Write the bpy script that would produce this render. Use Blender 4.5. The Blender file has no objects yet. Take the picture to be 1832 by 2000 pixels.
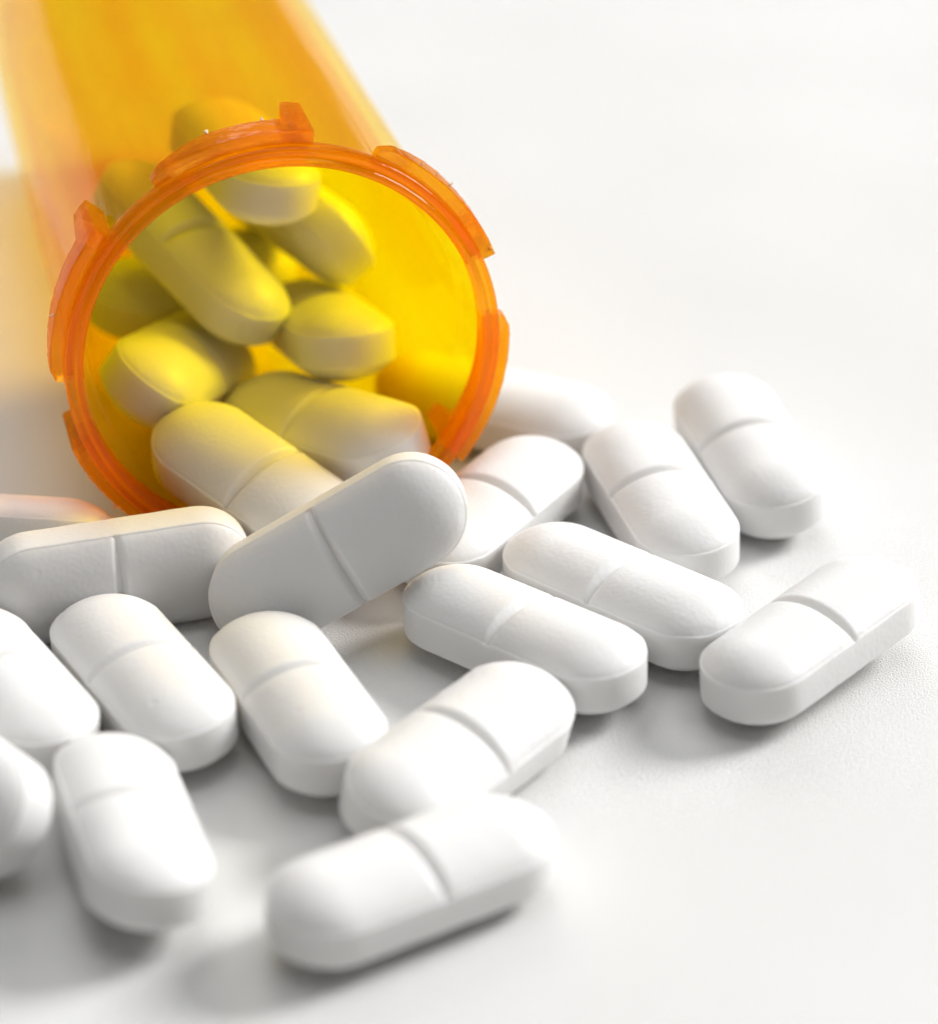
import bpy, bmesh, math, random
from mathutils import Matrix, Vector

# ------------------------------------------------------------------ camera, world, lamps, exposure
MM = 0.001
R = math.radians
scene = bpy.context.scene
scene.render.engine = 'CYCLES'
scene.render.resolution_x, scene.render.resolution_y = 937, 1024
cy = scene.cycles
cy.max_bounces = 13
cy.diffuse_bounces = 7
cy.glossy_bounces = 3
cy.transmission_bounces = 10
cy.use_adaptive_sampling = True
cy.adaptive_threshold = 0.03
cy.adaptive_min_samples = 16
cy.transparent_max_bounces = 28
cy.volume_bounces = 0
cy.sample_clamp_indirect = 6.0
cy.caustics_reflective = False
cy.caustics_refractive = True
cy.blur_glossy = 0.5
cy.use_denoising = True
try:
    cy.denoiser = 'OPENIMAGEDENOISE'
except Exception:
    pass

CAM_H, CAM_TILT, CAM_Y = 109.54, 29.576, -193.013        # millimetres, degrees
cam_d = bpy.data.cameras.new('camera')
cam = bpy.data.objects.new('camera', cam_d)
scene.collection.objects.link(cam)
cam.location = (0, CAM_Y * MM, CAM_H * MM)
cam.rotation_euler = (R(90 - CAM_TILT), 0, 0)
cam_d.sensor_fit = 'HORIZONTAL'
cam_d.sensor_width = 36
cam_d.lens = 36 * 6239.38 / 1832
cam_d.clip_start = 0.01
cam_d.clip_end = 20
cam_d.dof.use_dof = True
FOCUS = (-15.0, 6.0)                                      # y, z of the plane in focus
cam_d.dof.focus_distance = ((FOCUS[0] - CAM_Y) * math.cos(R(CAM_TILT)) + (CAM_H - FOCUS[1]) * math.sin(R(CAM_TILT))) * MM
cam_d.dof.aperture_fstop = 23
cam_d.dof.aperture_blades = 0
scene.camera = cam

world = bpy.data.worlds.new('World')
scene.world = world
world.use_nodes = True
bg = world.node_tree.nodes['Background']
bg.inputs['Color'].default_value = (1.0, 0.985, 0.962, 1)
bg.inputs['Strength'].default_value = 0.14

def area(name, az, el, dist, size, power, col, target=(0, -0.012, 0)):
    d = bpy.data.lights.new(name, 'AREA')
    d.shape = 'DISK'
    d.size = size
    d.energy = power
    d.color = col
    o = bpy.data.objects.new(name, d)
    scene.collection.objects.link(o)
    v = Vector((math.sin(R(az)) * math.cos(R(el)), math.cos(R(az)) * math.cos(R(el)), math.sin(R(el))))
    o.location = Vector(target) + v * dist
    o.rotation_euler = v.to_track_quat('Z', 'Y').to_euler()
    return o
area('window_softbox', 62, 31, 2.5, 0.94, 78.0, (1.0, 0.993, 0.982))
area('back_softbox', -8, 37, 2.5, 1.4, 16.0, (1.0, 0.993, 0.982))
area('overhead_softbox', 25, 82, 2.5, 2.5, 27.0, (0.985, 0.994, 1.0))

vs = scene.view_settings
vs.view_transform = 'Standard'
vs.look = 'None'
vs.exposure = 0.12
vs.gamma = 1.0
vs.use_curve_mapping = False

# ------------------------------------------------------------------ materials
def new_mat(name):
    m = bpy.data.materials.new(name)
    m.use_nodes = True
    nt = m.node_tree
    nt.nodes.clear()
    return m, nt, nt.nodes, nt.links

def node(nt, kind, **kw):
    n = nt.nodes.new(kind)
    for k, v in kw.items():
        setattr(n, k, v)
    return n

def paper_material():
    m, nt, N, Lk = new_mat('white_paper')
    out = node(nt, 'ShaderNodeOutputMaterial')
    b = node(nt, 'ShaderNodeBsdfPrincipled')
    tc = node(nt, 'ShaderNodeTexCoord')
    n1 = node(nt, 'ShaderNodeTexNoise'); n1.inputs['Scale'].default_value = 7500; n1.inputs['Detail'].default_value = 1
    n2 = node(nt, 'ShaderNodeTexNoise'); n2.inputs['Scale'].default_value = 2600; n2.inputs['Detail'].default_value = 0
    n3 = node(nt, 'ShaderNodeTexNoise'); n3.inputs['Scale'].default_value = 45; n3.inputs['Detail'].default_value = 0
    for n in (n1, n2, n3):
        Lk.new(tc.outputs['Object'], n.inputs['Vector'])
    add = node(nt, 'ShaderNodeMath', operation='MULTIPLY_ADD'); add.inputs[1].default_value = 0.10
    Lk.new(n2.outputs['Fac'], add.inputs[0]); Lk.new(n1.outputs['Fac'], add.inputs[2])
    bump = node(nt, 'ShaderNodeBump'); bump.inputs['Strength'].default_value = 0.6; bump.inputs['Distance'].default_value = 0.00016
    Lk.new(add.outputs[0], bump.inputs['Height']); Lk.new(bump.outputs['Normal'], b.inputs['Normal'])
    cr = node(nt, 'ShaderNodeValToRGB')
    cr.color_ramp.elements[0].position = 0.25; cr.color_ramp.elements[0].color = (0.660, 0.656, 0.646, 1)
    cr.color_ramp.elements[1].position = 0.75; cr.color_ramp.elements[1].color = (0.730, 0.728, 0.722, 1)
    mx = node(nt, 'ShaderNodeMath', operation='MULTIPLY_ADD'); mx.inputs[1].default_value = 0.55
    sc = node(nt, 'ShaderNodeMath', operation='MULTIPLY'); sc.inputs[1].default_value = 0.45
    Lk.new(n3.outputs['Fac'], sc.inputs[0]); Lk.new(n1.outputs['Fac'], mx.inputs[0]); Lk.new(sc.outputs[0], mx.inputs[2])
    Lk.new(mx.outputs[0], cr.inputs['Fac']); Lk.new(cr.outputs['Color'], b.inputs['Base Color'])
    b.inputs['Roughness'].default_value = 0.85
    b.inputs['Specular IOR Level'].default_value = 0.2
    Lk.new(b.outputs['BSDF'], out.inputs['Surface'])
    return m

def pill_material():
    m, nt, N, Lk = new_mat('pressed_white_tablet')
    out = node(nt, 'ShaderNodeOutputMaterial')
    b = node(nt, 'ShaderNodeBsdfPrincipled')
    tc = node(nt, 'ShaderNodeTexCoord')
    oi = node(nt, 'ShaderNodeObjectInfo')
    comb = node(nt, 'ShaderNodeVectorMath', operation='SCALE'); comb.inputs[0].default_value = (3.1, 1.7, 2.3)
    Lk.new(oi.outputs['Random'], comb.inputs['Scale'])
    vadd = node(nt, 'ShaderNodeVectorMath', operation='ADD')
    Lk.new(tc.outputs['Object'], vadd.inputs[0]); Lk.new(comb.outputs['Vector'], vadd.inputs[1])
    # fine compressed-powder grain
    n1 = node(nt, 'ShaderNodeTexNoise'); n1.inputs['Scale'].default_value = 3200; n1.inputs['Detail'].default_value = 0
    # broad, shallow press marks
    n2 = node(nt, 'ShaderNodeTexNoise'); n2.inputs['Scale'].default_value = 520; n2.inputs['Detail'].default_value = 1
    # sparse pits
    vo = node(nt, 'ShaderNodeTexVoronoi'); vo.inputs['Scale'].default_value = 650; vo.inputs['Randomness'].default_value = 1
    nm = node(nt, 'ShaderNodeSeparateColor'); Lk.new(vo.outputs['Color'], nm.inputs[0])      # only some cells carry a pit
    for n in (n1, n2, vo):
        Lk.new(vadd.outputs[0], n.inputs['Vector'])
    pit = node(nt, 'ShaderNodeMapRange'); pit.inputs['From Min'].default_value = 0.0; pit.inputs['From Max'].default_value = 0.22
    pit.inputs['To Min'].default_value = -1; pit.inputs['To Max'].default_value = 0
    Lk.new(vo.outputs['Distance'], pit.inputs['Value'])
    msk = node(nt, 'ShaderNodeMapRange'); msk.inputs['From Min'].default_value = 0.86; msk.inputs['From Max'].default_value = 1.0
    Lk.new(nm.outputs['Red'], msk.inputs['Value'])
    pm = node(nt, 'ShaderNodeMath', operation='MULTIPLY'); Lk.new(pit.outputs[0], pm.inputs[0]); Lk.new(msk.outputs[0], pm.inputs[1])
    h1 = node(nt, 'ShaderNodeMath', operation='MULTIPLY_ADD'); h1.inputs[1].default_value = 0.35
    h2 = node(nt, 'ShaderNodeMath', operation='MULTIPLY_ADD'); h2.inputs[1].default_value = 0.55
    Lk.new(n1.outputs['Fac'], h1.inputs[0]); Lk.new(pm.outputs[0], h1.inputs[2])
    Lk.new(n2.outputs['Fac'], h2.inputs[0]); Lk.new(h1.outputs[0], h2.inputs[2])
    bump = node(nt, 'ShaderNodeBump'); bump.inputs['Strength'].default_value = 0.55; bump.inputs['Distance'].default_value = 0.00010
    Lk.new(h2.outputs[0], bump.inputs['Height']); Lk.new(bump.outputs['Normal'], b.inputs['Normal'])
    b.inputs['Base Color'].default_value = (0.755, 0.751, 0.745, 1)
    b.inputs['Roughness'].default_value = 0.42
    b.inputs['Specular IOR Level'].default_value = 0.35
    b.inputs['Subsurface Weight'].default_value = 0.6
    b.inputs['Subsurface Radius'].default_value = (1.0, 0.9, 0.8)
    b.inputs['Subsurface Scale'].default_value = 0.0018
    Lk.new(b.outputs['BSDF'], out.inputs['Surface'])
    return m

ABSORB = (0.9955, 0.905, 0.12, 1)
def amber_volume(nt, density):
    v = node(nt, 'ShaderNodeVolumeAbsorption')
    v.inputs['Color'].default_value = ABSORB
    v.inputs['Density'].default_value = density
    return v

WALL_T = (1.0, 0.75, 0.001)                             # what one wall lets through
def amber_wall_material():
    """thin clear amber wall: light passes straight through it, tinted by the plastic it crosses"""
    m, nt, N, Lk = new_mat('amber_wall_plastic')
    out = node(nt, 'ShaderNodeOutputMaterial')
    tr = node(nt, 'ShaderNodeBsdfTransparent')
    # two faces to each wall; a slanting ray crosses more plastic (refracted path length)
    lw0 = node(nt, 'ShaderNodeLayerWeight'); lw0.inputs['Blend'].default_value = 0.5
    c1 = node(nt, 'ShaderNodeMath', operation='SUBTRACT'); c1.inputs[0].default_value = 1.0; Lk.new(lw0.outputs['Facing'], c1.inputs[1])
    c2 = node(nt, 'ShaderNodeMath', operation='MULTIPLY'); Lk.new(c1.outputs[0], c2.inputs[0]); Lk.new(c1.outputs[0], c2.inputs[1])
    c3 = node(nt, 'ShaderNodeMath', operation='MULTIPLY_ADD'); c3.inputs[1].default_value = 0.45; c3.inputs[2].default_value = 0.55; Lk.new(c2.outputs[0], c3.inputs[0])
    c4 = node(nt, 'ShaderNodeMath', operation='POWER'); c4.inputs[1].default_value = -0.5; Lk.new(c3.outputs[0], c4.inputs[0])
    rgb = node(nt, 'ShaderNodeCombineColor')
    # flow lines of varying thickness, with the bottle's glossy streaks painted into the tint
    tcs = node(nt, 'ShaderNodeTexCoord')
    mps = node(nt, 'ShaderNodeMapping'); mps.inputs['Scale'].default_value = (1, 1, 0.05)
    Lk.new(tcs.outputs['Object'], mps.inputs['Vector'])
    nst = node(nt, 'ShaderNodeTexNoise'); nst.inputs['Scale'].default_value = 210; nst.inputs['Detail'].default_value = 3; nst.inputs['Roughness'].default_value = 0.6
    Lk.new(mps.outputs['Vector'], nst.inputs['Vector'])
    thk = node(nt, 'ShaderNodeMapRange'); thk.inputs['From Min'].default_value = 0.32; thk.inputs['From Max'].default_value = 0.68
    thk.inputs['To Min'].default_value = 0.62; thk.inputs['To Max'].default_value = 1.38
    Lk.new(nst.outputs['Fac'], thk.inputs['Value'])
    c5 = node(nt, 'ShaderNodeMath', operation='MULTIPLY'); Lk.new(c4.outputs[0], c5.inputs[0]); Lk.new(thk.outputs[0], c5.inputs[1])
    for ch, t in zip(('Red', 'Green', 'Blue'), WALL_T):
        pw = node(nt, 'ShaderNodeMath', operation='POWER'); pw.inputs[0].default_value = math.sqrt(t)
        Lk.new(c5.outputs[0], pw.inputs[1]); Lk.new(pw.outputs[0], rgb.inputs[ch])
    Lk.new(rgb.outputs[0], tr.inputs['Color'])
    gl = node(nt, 'ShaderNodeBsdfGlossy'); gl.inputs['Roughness'].default_value = 0.08
    gl.inputs['Color'].default_value = (1, 1, 1, 1)
    lw = node(nt, 'ShaderNodeLayerWeight'); lw.inputs['Blend'].default_value = 0.5
    p = node(nt, 'ShaderNodeMath', operation='POWER'); p.inputs[1].default_value = 5.0
    Lk.new(lw.outputs['Facing'], p.inputs[0])
    ma = node(nt, 'ShaderNodeMath', operation='MULTIPLY_ADD'); ma.inputs[1].default_value = 0.42; ma.inputs[2].default_value = 0.018
    Lk.new(p.outputs[0], ma.inputs[0])
    ge = node(nt, 'ShaderNodeNewGeometry')
    inv = node(nt, 'ShaderNodeMath', operation='MULTIPLY_ADD'); inv.inputs[1].default_value = -0.5; inv.inputs[2].default_value = 1.0
    Lk.new(ge.outputs['Backfacing'], inv.inputs[0])
    fm = node(nt, 'ShaderNodeMath', operation='MULTIPLY'); Lk.new(ma.outputs[0], fm.inputs[0]); Lk.new(inv.outputs[0], fm.inputs[1])
    tc = node(nt, 'ShaderNodeTexCoord')
    mp = node(nt, 'ShaderNodeMapping'); mp.inputs['Scale'].default_value = (1, 1, 0.08)
    Lk.new(tc.outputs['Object'], mp.inputs['Vector'])
    nz = node(nt, 'ShaderNodeTexNoise'); nz.inputs['Scale'].default_value = 420; nz.inputs['Detail'].default_value = 5
    Lk.new(mp.outputs['Vector'], nz.inputs['Vector'])
    bump = node(nt, 'ShaderNodeBump'); bump.inputs['Strength'].default_value = 0.4; bump.inputs['Distance'].default_value = 0.0003
    Lk.new(nz.outputs['Fac'], bump.inputs['Height'])
    Lk.new(bump.outputs['Normal'], gl.inputs['Normal'])
    mix = node(nt, 'ShaderNodeMixShader')
    rf = node(nt, 'ShaderNodeBsdfRefraction'); rf.inputs['Roughness'].default_value = 0.5; rf.inputs['IOR'].default_value = 1.1
    Lk.new(rgb.outputs[0], rf.inputs['Color'])
    ms = node(nt, 'ShaderNodeMixShader'); ms.inputs['Fac'].default_value = 0.03      # moulding ripples scatter part of the light
    Lk.new(tr.outputs[0], ms.inputs[1]); Lk.new(rf.outputs[0], ms.inputs[2])
    Lk.new(fm.outputs[0], mix.inputs['Fac']); Lk.new(ms.outputs[0], mix.inputs[1]); Lk.new(gl.outputs[0], mix.inputs[2])
    tl = node(nt, 'ShaderNodeBsdfTranslucent')               # haze of the moulded wall: passes and returns soft amber light
    tl.inputs['Color'].default_value = tuple(math.sqrt(c) for c in WALL_T) + (1,)
    df = node(nt, 'ShaderNodeBsdfDiffuse'); df.inputs['Color'].default_value = (0.98, 0.60, 0.004, 1)
    hz = node(nt, 'ShaderNodeMixShader'); hz.inputs['Fac'].default_value = 0.35
    Lk.new(tl.outputs[0], hz.inputs[1]); Lk.new(df.outputs[0], hz.inputs[2])
    mh = node(nt, 'ShaderNodeMixShader')
    nb = node(nt, 'ShaderNodeTexNoise'); nb.inputs['Scale'].default_value = 130; nb.inputs['Detail'].default_value = 3; nb.inputs['Distortion'].default_value = 1.2
    mb = node(nt, 'ShaderNodeMapping'); mb.inputs['Scale'].default_value = (1, 1, 0.35)
    Lk.new(tc.outputs['Object'], mb.inputs['Vector']); Lk.new(mb.outputs['Vector'], nb.inputs['Vector'])
    hs = node(nt, 'ShaderNodeMath', operation='MULTIPLY'); Lk.new(nb.outputs['Fac'], hs.inputs[0]); Lk.new(nz.outputs['Fac'], hs.inputs[1])
    hr = node(nt, 'ShaderNodeMapRange'); hr.inputs['From Min'].default_value = 0.14; hr.inputs['From Max'].default_value = 0.40
    hr.inputs['To Min'].default_value = 0.01; hr.inputs['To Max'].default_value = 0.10
    Lk.new(hs.outputs[0], hr.inputs['Value']); Lk.new(hr.outputs[0], mh.inputs['Fac'])
    Lk.new(mix.outputs[0], mh.inputs[1]); Lk.new(hz.outputs[0], mh.inputs[2])
    Lk.new(mh.outputs[0], out.inputs['Surface'])
    return m

def amber_solid_material():
    """thick moulded amber plastic of the rim and lugs: refracts"""
    m, nt, N, Lk = new_mat('amber_moulded_plastic')
    out = node(nt, 'ShaderNodeOutputMaterial')
    b = node(nt, 'ShaderNodeBsdfPrincipled')
    b.inputs['Base Color'].default_value = (1, 1, 1, 1)
    b.inputs['Transmission Weight'].default_value = 1.0
    b.inputs['Roughness'].default_value = 0.09
    b.inputs['IOR'].default_value = 1.49
    tc = node(nt, 'ShaderNodeTexCoord')
    nz = node(nt, 'ShaderNodeTexNoise'); nz.inputs['Scale'].default_value = 700; nz.inputs['Detail'].default_value = 4
    Lk.new(tc.outputs['Object'], nz.inputs['Vector'])
    bump = node(nt, 'ShaderNodeBump'); bump.inputs['Strength'].default_value = 0.25; bump.inputs['Distance'].default_value = 0.0002
    Lk.new(nz.outputs['Fac'], bump.inputs['Height']); Lk.new(bump.outputs['Normal'], b.inputs['Normal'])
    tl = node(nt, 'ShaderNodeBsdfTranslucent'); tl.inputs['Color'].default_value = (1.0, 0.46, 0.0, 1)
    mix = node(nt, 'ShaderNodeMixShader'); mix.inputs['Fac'].default_value = 0.40
    Lk.new(b.outputs['BSDF'], mix.inputs[1]); Lk.new(tl.outputs[0], mix.inputs[2])
    tp = node(nt, 'ShaderNodeBsdfTransparent'); tp.inputs['Color'].default_value = (1.0, 0.70, 0.01, 1)
    m2 = node(nt, 'ShaderNodeMixShader'); m2.inputs['Fac'].default_value = 0.46
    Lk.new(mix.outputs[0], m2.inputs[1]); Lk.new(tp.outputs[0], m2.inputs[2])
    Lk.new(m2.outputs[0], out.inputs['Surface'])
    Lk.new(amber_volume(nt, 1300).outputs[0], out.inputs['Volume'])
    return m

M_PAPER, M_PILL = paper_material(), pill_material()
M_WALL, M_SOLID = amber_wall_material(), amber_solid_material()

def link(name, me, mat, parent=None):
    me.materials.append(mat) if not me.materials else None
    o = bpy.data.objects.new(name, me)
    scene.collection.objects.link(o)
    o.parent = parent
    return o

def finish(bm, name, sharp=38):
    me = bpy.data.meshes.new(name)
    bmesh.ops.recalc_face_normals(bm, faces=bm.faces)
    bm.to_mesh(me)
    bm.free()
    for p in me.polygons:
        p.use_smooth = True
    me.set_sharp_from_angle(angle=R(sharp))
    return me

# ------------------------------------------------------------------ the sheet of paper
bm = bmesh.new()
S = 0.9
vsq = [bm.verts.new((x, y, 0)) for x, y in ((-0.45, -0.12), (0.45, -0.12), (0.45, 0.6), (-0.45, 0.6))]
bm.faces.new(vsq)
paper = link('paper_surface', finish(bm, 'paper_surface'), M_PAPER)
paper['kind'] = 'structure'
paper['label'] = 'plain white matte paper surface under the spilled pills'

# ------------------------------------------------------------------ the tablets
PL, PW, HB, HD = 18.0, 7.2, 2.4, 1.46                     # length, width, band height, dome height
def dome(u):
    u = min(abs(u), 1.0)
    return HD * (1 - u * u) ** 0.78

def tablet_mesh(seed, depth=0.62, slope=0.78):
    rnd = random.Random(seed)
    r, a = PW / 2, PL / 2 - PW / 2
    half = [0, .1, .2, .32, .44, .56, .66, .74, .82, .90, 1.0, 1.15, 1.4, 1.9, 2.6, 3.4, 4.2, 4.9]
    half = half[:1] + [.06] + half[1:]
    xs = sorted(set([-h for h in half] + half))
    per = []                                              # (spine x, direction)
    for x in xs[::-1]:
        per.append((x, 0.0, 1.0))
    nA = 40
    for k in range(nA + 1):
        t = math.pi / 2 + math.pi * k / nA
        per.append((-a, math.cos(t), math.sin(t)))
    for x in xs:
        per.append((x, 0.0, -1.0))
    for k in range(nA + 1):
        t = -math.pi / 2 + math.pi * k / nA
        per.append((a, math.cos(t), math.sin(t)))
    n = len(per)
    land = 0.962                                          # where the dome meets the narrow land at the edge
    us = [land, .94, .91, .87, .82, .76, .69, .61, .52, .42, .31, .2, .1, 0.0]
    ph = [rnd.uniform(0, 6.28) for _ in range(4)]
    def wob(x, y):                                        # tiny irregularity of the press edge
        return 0.02 * math.sin(1.9 * x + ph[0]) * math.sin(1.3 * y + ph[1]) + 0.012 * math.sin(6.1 * x + 4.7 * y + ph[2])
    chips = [(rnd.uniform(-9, 9), rnd.choice((-1, 1)) * rnd.uniform(1.5, 3.7), rnd.uniform(0.25, 0.6), rnd.uniform(0.04, 0.13)) for _ in range(5)]
    def chip(x, y):                                       # little nicks out of the edge
        return sum(d * math.exp(-((x - cx) ** 2 + (y - cy_) ** 2) / (w * w)) for cx, cy_, w, d in chips)
    def groove(x, y, z, u):
        zc = z
        d = depth * (1 - 0.45 * u ** 4)
        g = zc - d + abs(x) * slope
        k = 0.05                                          # rounded lips
        h = max(0.0, min(1.0, 0.5 + 0.5 * (g - z) / k))
        return g * (1 - h) + z * h - k * h * (1 - h)
    bm = bmesh.new()
    rings = []
    def ring(u, z, top):
        vs_ = []
        for x0, dx, dy in per:
            x, y = x0 + r * u * dx, r * u * dy
            zz = z + (wob(x, y) if abs(u) > 0.9 else 0)
            if 0.9 < u and z > 0.9:
                zz -= chip(x, y)
            if top and abs(x) < 1.6 and dx == 0.0:
                zz = groove(x, y, zz, u)
            vs_.append(bm.verts.new((x * MM, y * MM, zz * MM)))
        rings.append(vs_)
    for u in us[::-1]:
        ring(u, HB / 2 + dome(u / land), True)
    # land, worn corner and band; the groove nicks the land
    ring(0.985, HB / 2 - 0.01, True)
    ring(0.997, HB / 2 - 0.05, False)
    ring(1.0, HB / 2 - 0.13, False)
    ring(1.0, 0.0, False)
    ring(1.0, -HB / 2 + 0.13, False)
    ring(0.997, -HB / 2 + 0.05, False)
    ring(0.985, -HB / 2 + 0.01, False)
    for u in us:
        ring(u, -HB / 2 - dome(u / land), False)
    for A, B in zip(rings, rings[1:]):
        for i in range(n):
            j = (i + 1) % n
            f = (A[i], A[j], B[j], B[i])
            bm.faces.new(f)
    bmesh.ops.remove_doubles(bm, verts=bm.verts, dist=1e-7)
    # drop faces that collapsed onto the spine
    bmesh.ops.dissolve_degenerate(bm, edges=bm.edges, dist=1e-7)
    return finish(bm, 'tablet', 42)

tablet_meshes = [tablet_mesh(sd, 0.46 + 0.03 * (k % 4), 1.0 + 0.05 * (k % 5)) for k, sd in enumerate((11, 23, 37, 41, 58, 67, 73))]

SPILL, INSIDE = 'white pills spilled on the paper', 'pills inside the orange bottle'
PILLS = {
 'A': ([-3.215, -46.876, 2.757, 33.63, 1.1, 4.07], 'white scored pill lying nearest the camera at the bottom centre', SPILL),
 'B': ([-0.581, -34.376, 2.788, 52.7, -0.49, 13.57], 'white scored pill touching the back of the nearest pill', SPILL),
 'C': ([-10.51, -28.377, 2.763, -67.34, -1.13, 2.73], 'white scored pill just below the left end of the leaning pill', SPILL),
 'D': ([-20.234, -26.047, 2.761, -61.71, -1.12, 3.4], 'second white pill from the left edge, in front of the edge-standing pill', SPILL),
 'E': ([-19.471, -42.34, 3.064, -74.03, -3.72, -9.81], 'white scored pill at bottom left pointing its blurred end at the camera', SPILL),
 'K': ([3.43, -21.048, 2.799, -40.93, -1.48, 0.41], 'white scored pill whose upper left end lies under the leaning pill', SPILL),
 'L': ([9.854, -15.744, 2.761, -42.05, -1.1, 2.76], 'white scored pill touching the left end of the rightmost pill', SPILL),
 'M': ([21.579, -21.339, 2.901, 47.79, -2.62, -2.81], 'rightmost white scored pill, lying apart with its own shadow in front', SPILL),
 'P': ([19.509, 3.043, 2.918, -75.93, 2.55, 6.9], 'farthest right white scored pill at the back of the spill', SPILL),
 'O': ([12.965, -3.543, 2.792, -74.25, 1.44, 2.94], 'white scored pill tinted peach, just left of the farthest right pill', SPILL),
 'N': ([1.364, -5.071, 2.768, 57.57, -1.19, 3.25], 'white scored pill at the lower right of the bottle mouth, half behind the leaning pill', SPILL),
 'G': ([-28.542, -27.22, 2.8, -60.51, -1.52, -2.39], 'white scored pill cut off by the left edge of the picture below the edge-standing pill', SPILL),
 'Q': ([1.756, 10.152, 2.786, -23.28, 1.39, 3.45], 'white pill lying partly hidden behind the right side of the bottle rim', SPILL),
 'J': ([-8.38, -16.38, 6.36, 10.5, -28.3, 70.5], 'grey-shaded pill leaning on edge before the bottle mouth, scored face to the camera', SPILL),
 'H': ([-22.863, -14.914, 3.715, 16.15, -0.83, 88.14], 'pill standing on its long edge at left, grey scored face to the camera', SPILL),
 'F': ([-30.826, -37.997, 3.781, -49.68, -2.78, 48.35], 'blurred pill tipped on its side at the lower left edge of the picture', SPILL),
 'I': ([-32.384, -8.259, 3.09, -7.09, -0.25, -30.37], 'orange-lit pill behind the edge-standing pill beside the bottle lip', SPILL),
 'R': ([-13.762, -6.919, 5.52, -40.06, 12.99, 12.5], 'half yellow half white pill sliding out over the bottle lip', INSIDE),
 'S': ([-10.041, 0.837, 6.08, -46.19, -9.35, 12.22], 'yellow scored pill lying on the bottle floor to the right of the one sliding out', INSIDE),
 'T': ([-20.25, 6.55, 7.75, -105.77, -15.76, -32.35], 'bright yellow pill end at the left inside the bottle mouth', INSIDE),
 'U': ([-19.708, 12.993, 13.879, -46.03, 22.37, -15.76], 'yellow scored pill slanting down over the others inside the bottle mouth', INSIDE),
 'V': ([-10.249, 11.35, 8.6, -73.4, -14.84, -1.98], 'yellow pill in the middle of the bottle behind the scored one on its floor', INSIDE),
 'Y': ([-20.352, 19.597, 8.222, -136.34, -4.62, -9.58], 'dark amber pill against the left wall inside the bottle', INSIDE),
 'X': ([-12.929, 19.958, 13.815, -57.73, -0.11, -59.06], 'yellow pill deep in the bottle to the right of the highest one', INSIDE),
 'W': ([-15.906, 15.449, 19.835, -68.55, -3.09, 171.1], 'highest pill in the bottle, tan underside showing just under the top rim', INSIDE),
}

# ------------------------------------------------------------------ the bottle
VC = Vector((-11.93, -6.33, 15.2)) * MM
YAW, TILT = R(103.13), R(-2.05)
ax = Vector((math.cos(YAW) * math.cos(TILT), math.sin(YAW) * math.cos(TILT), math.sin(TILT)))
ux = Vector((-math.sin(YAW), math.cos(YAW), 0))
vx = ax.cross(ux)
bottle = bpy.data.objects.new('pill_bottle', None)
scene.collection.objects.link(bottle)
bottle.empty_display_size = 0.01
bottle.matrix_world = Matrix(((ux.x, vx.x, ax.x, VC.x), (ux.y, vx.y, ax.y, VC.y), (ux.z, vx.z, ax.z, VC.z), (0, 0, 0, 1)))
bottle['label'] = 'open orange translucent prescription bottle lying on its side'
bottle['category'] = 'bottle'

def lathe(profile, name, n=160, sharp=50):
    bm = bmesh.new()
    rings = []
    for s, r in profile:
        rings.append([bm.verts.new((r * math.cos(2 * math.pi * k / n) * MM, r * math.sin(2 * math.pi * k / n) * MM, s * MM)) for k in range(n)] if r > 1e-6
                     else [bm.verts.new((0, 0, s * MM))])
    for A, B in zip(rings, rings[1:] + rings[:1]):
        if len(A) == 1 and len(B) == 1:
            continue
        for i in range(n):
            j = (i + 1) % n
            if len(A) == 1:
                bm.faces.new((A[0], B[j], B[i]))
            elif len(B) == 1:
                bm.faces.new((A[i], A[j], B[0]))
            else:
                bm.faces.new((A[i], A[j], B[j], B[i]))
    return finish(bm, name, sharp)

# wall: outer side from the neck to the base, then back along the inner side
wall_profile = [(1.96, 13.75), (2.6, 13.70), (5.0, 13.60), (20, 13.45), (45, 13.15), (68, 12.85), (70.6, 12.55), (71.5, 11.8), (71.5, 0.0),
                (70.2, 0.0), (70.2, 11.3), (69.2, 11.75), (45, 12.10), (20, 12.40), (5.0, 12.50), (3.7, 12.55), (3.25, 12.75), (2.9, 13.05), (1.96, 13.20)]
body = link('body', lathe(wall_profile, 'body', 200), M_WALL, bottle)
rim_profile = [(0.0, 13.40), (0.0, 13.62), (0.08, 13.74), (0.34, 13.82), (0.38, 13.94), (0.32, 14.08), (0.30, 14.24), (0.36, 14.38), (0.55, 14.45), (1.45, 14.45), (1.75, 14.38), (1.94, 14.15),
               (1.94, 13.24), (0.55, 13.24), (0.30, 13.20), (0.14, 13.26)]
rim = link('rim', lathe(rim_profile, 'rim', 200), M_SOLID, bottle)

def lug_mesh(seed):
    rnd = random.Random(seed)
    bm = bmesh.new()
    n = 44
    span = R(42)
    secs = []
    for k in range(n + 1):
        t = k / n
        th = span * t
        ramp = min(1.0, t / 0.40)
        ramp = ramp * ramp * (3 - 2 * ramp)
        sf = 0.95 + 0.25 * (1 - ramp)
        sb = 2.35 + 1.15 * ramp
        ro = 14.95 + 0.38 * min(1, t / 0.08)
        if t > 0.845:
            q = min(1.0, (t - 0.845) / 0.03)
            sb += (6.7 - sb) * q
        ro += rnd.uniform(-0.02, 0.02)
        poly = [(sf, 14.47), (sf, ro - 0.10), (sf + 0.10, ro), (sb - 0.22, ro), (sb - 0.02, ro - 0.2), (sb, 13.74), (1.99, 13.78), (1.97, 14.47)]
        secs.append([bm.verts.new((r * math.cos(th) * MM, r * math.sin(th) * MM, s * MM)) for s, r in poly])
    m = 8
    for A, B in zip(secs, secs[1:]):
        for i in range(m):
            j = (i + 1) % m
            bm.faces.new((A[i], A[j], B[j], B[i]))
    bm.faces.new(secs[0]); bm.faces.new(secs[-1])
    return finish(bm, 'lug', 35)
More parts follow.
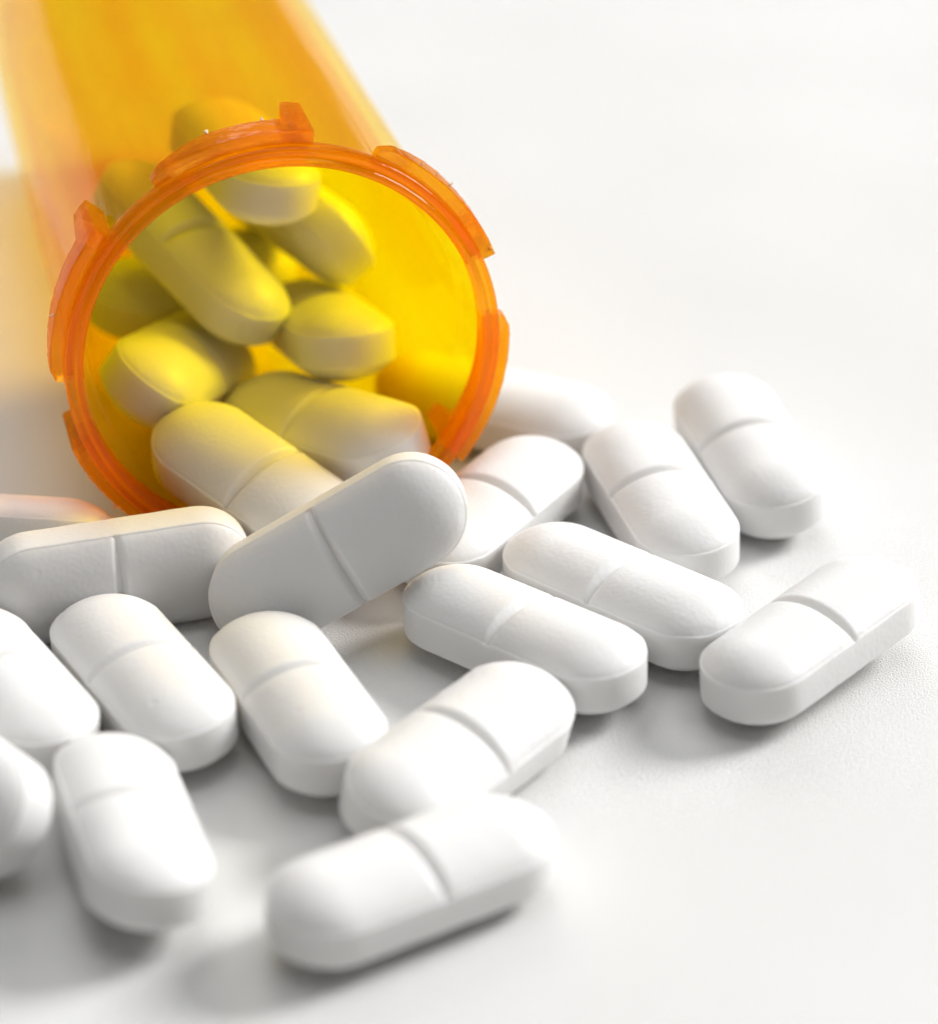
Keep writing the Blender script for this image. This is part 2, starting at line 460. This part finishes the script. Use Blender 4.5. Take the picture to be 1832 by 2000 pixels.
lug_me = [lug_mesh(3), lug_mesh(5), lug_mesh(8)]
for i, a0 in enumerate((57.5, 117.0, 176.5, 237.0, 297.0, -2.5)):
    lg = link('lug', lug_me[i % 3], M_SOLID, bottle)
    lg.rotation_euler = (0, 0, R(a0))

# ragged scraps of moulding flash left on some lugs
def burr_mesh(seed):
    rnd = random.Random(seed)
    bm = bmesh.new()
    for _ in range(7):
        bm.verts.new([rnd.gauss(0, 0.13) * MM, rnd.gauss(0, 0.10) * MM, rnd.gauss(0, 0.16) * MM])
    bmesh.ops.convex_hull(bm, input=bm.verts)
    for v in [v for v in bm.verts if not v.link_faces]:
        bm.verts.remove(v)
    return finish(bm, 'burr', 20)
def scrap_material():
    m, nt, N, Lk = new_mat('pale_plastic_scrap')
    out = node(nt, 'ShaderNodeOutputMaterial')
    b = node(nt, 'ShaderNodeBsdfPrincipled')
    nz = node(nt, 'ShaderNodeTexNoise'); nz.inputs['Scale'].default_value = 4000
    cr = node(nt, 'ShaderNodeValToRGB')
    cr.color_ramp.elements[0].color = (0.85, 0.50, 0.20, 1); cr.color_ramp.elements[1].color = (0.9, 0.78, 0.6, 1)
    Lk.new(nz.outputs['Fac'], cr.inputs['Fac']); Lk.new(cr.outputs['Color'], b.inputs['Base Color'])
    b.inputs['Roughness'].default_value = 0.5
    Lk.new(b.outputs['BSDF'], out.inputs['Surface'])
    return m
M_SCRAP = scrap_material()
lugs = [o for o in bottle.children if o.name.startswith('lug')]
for i, (lug_i, a, r, s_) in enumerate(((0, 17, 15.36, 3.3), (0, 31, 15.2, 3.5), (1, 12, 15.36, 1.6), (1, 17, 15.38, 2.0), (1, 22.5, 15.35, 2.4), (1, 40.5, 15.2, 1.2), (5, 18, 15.36, 1.3), (4, 22, 15.33, 1.1), (4, 33, 15.34, 1.0))):
    o = link('burr', burr_mesh(100 + i), M_SCRAP, lugs[lug_i])
    o.location = (r * math.cos(R(a)) * MM, r * math.sin(R(a)) * MM, s_ * MM)

# ------------------------------------------------------------------ place the tablets
for i, (key, (p, label, group)) in enumerate(PILLS.items()):
    o = link('pill', tablet_meshes[i % 7], M_PILL)
    o.location = (p[0] * MM, p[1] * MM, p[2] * MM)
    o.rotation_euler = (R(p[5]), R(p[4]), R(p[3]))
    o['label'] = label
    o['category'] = 'pill'
    o['group'] = group
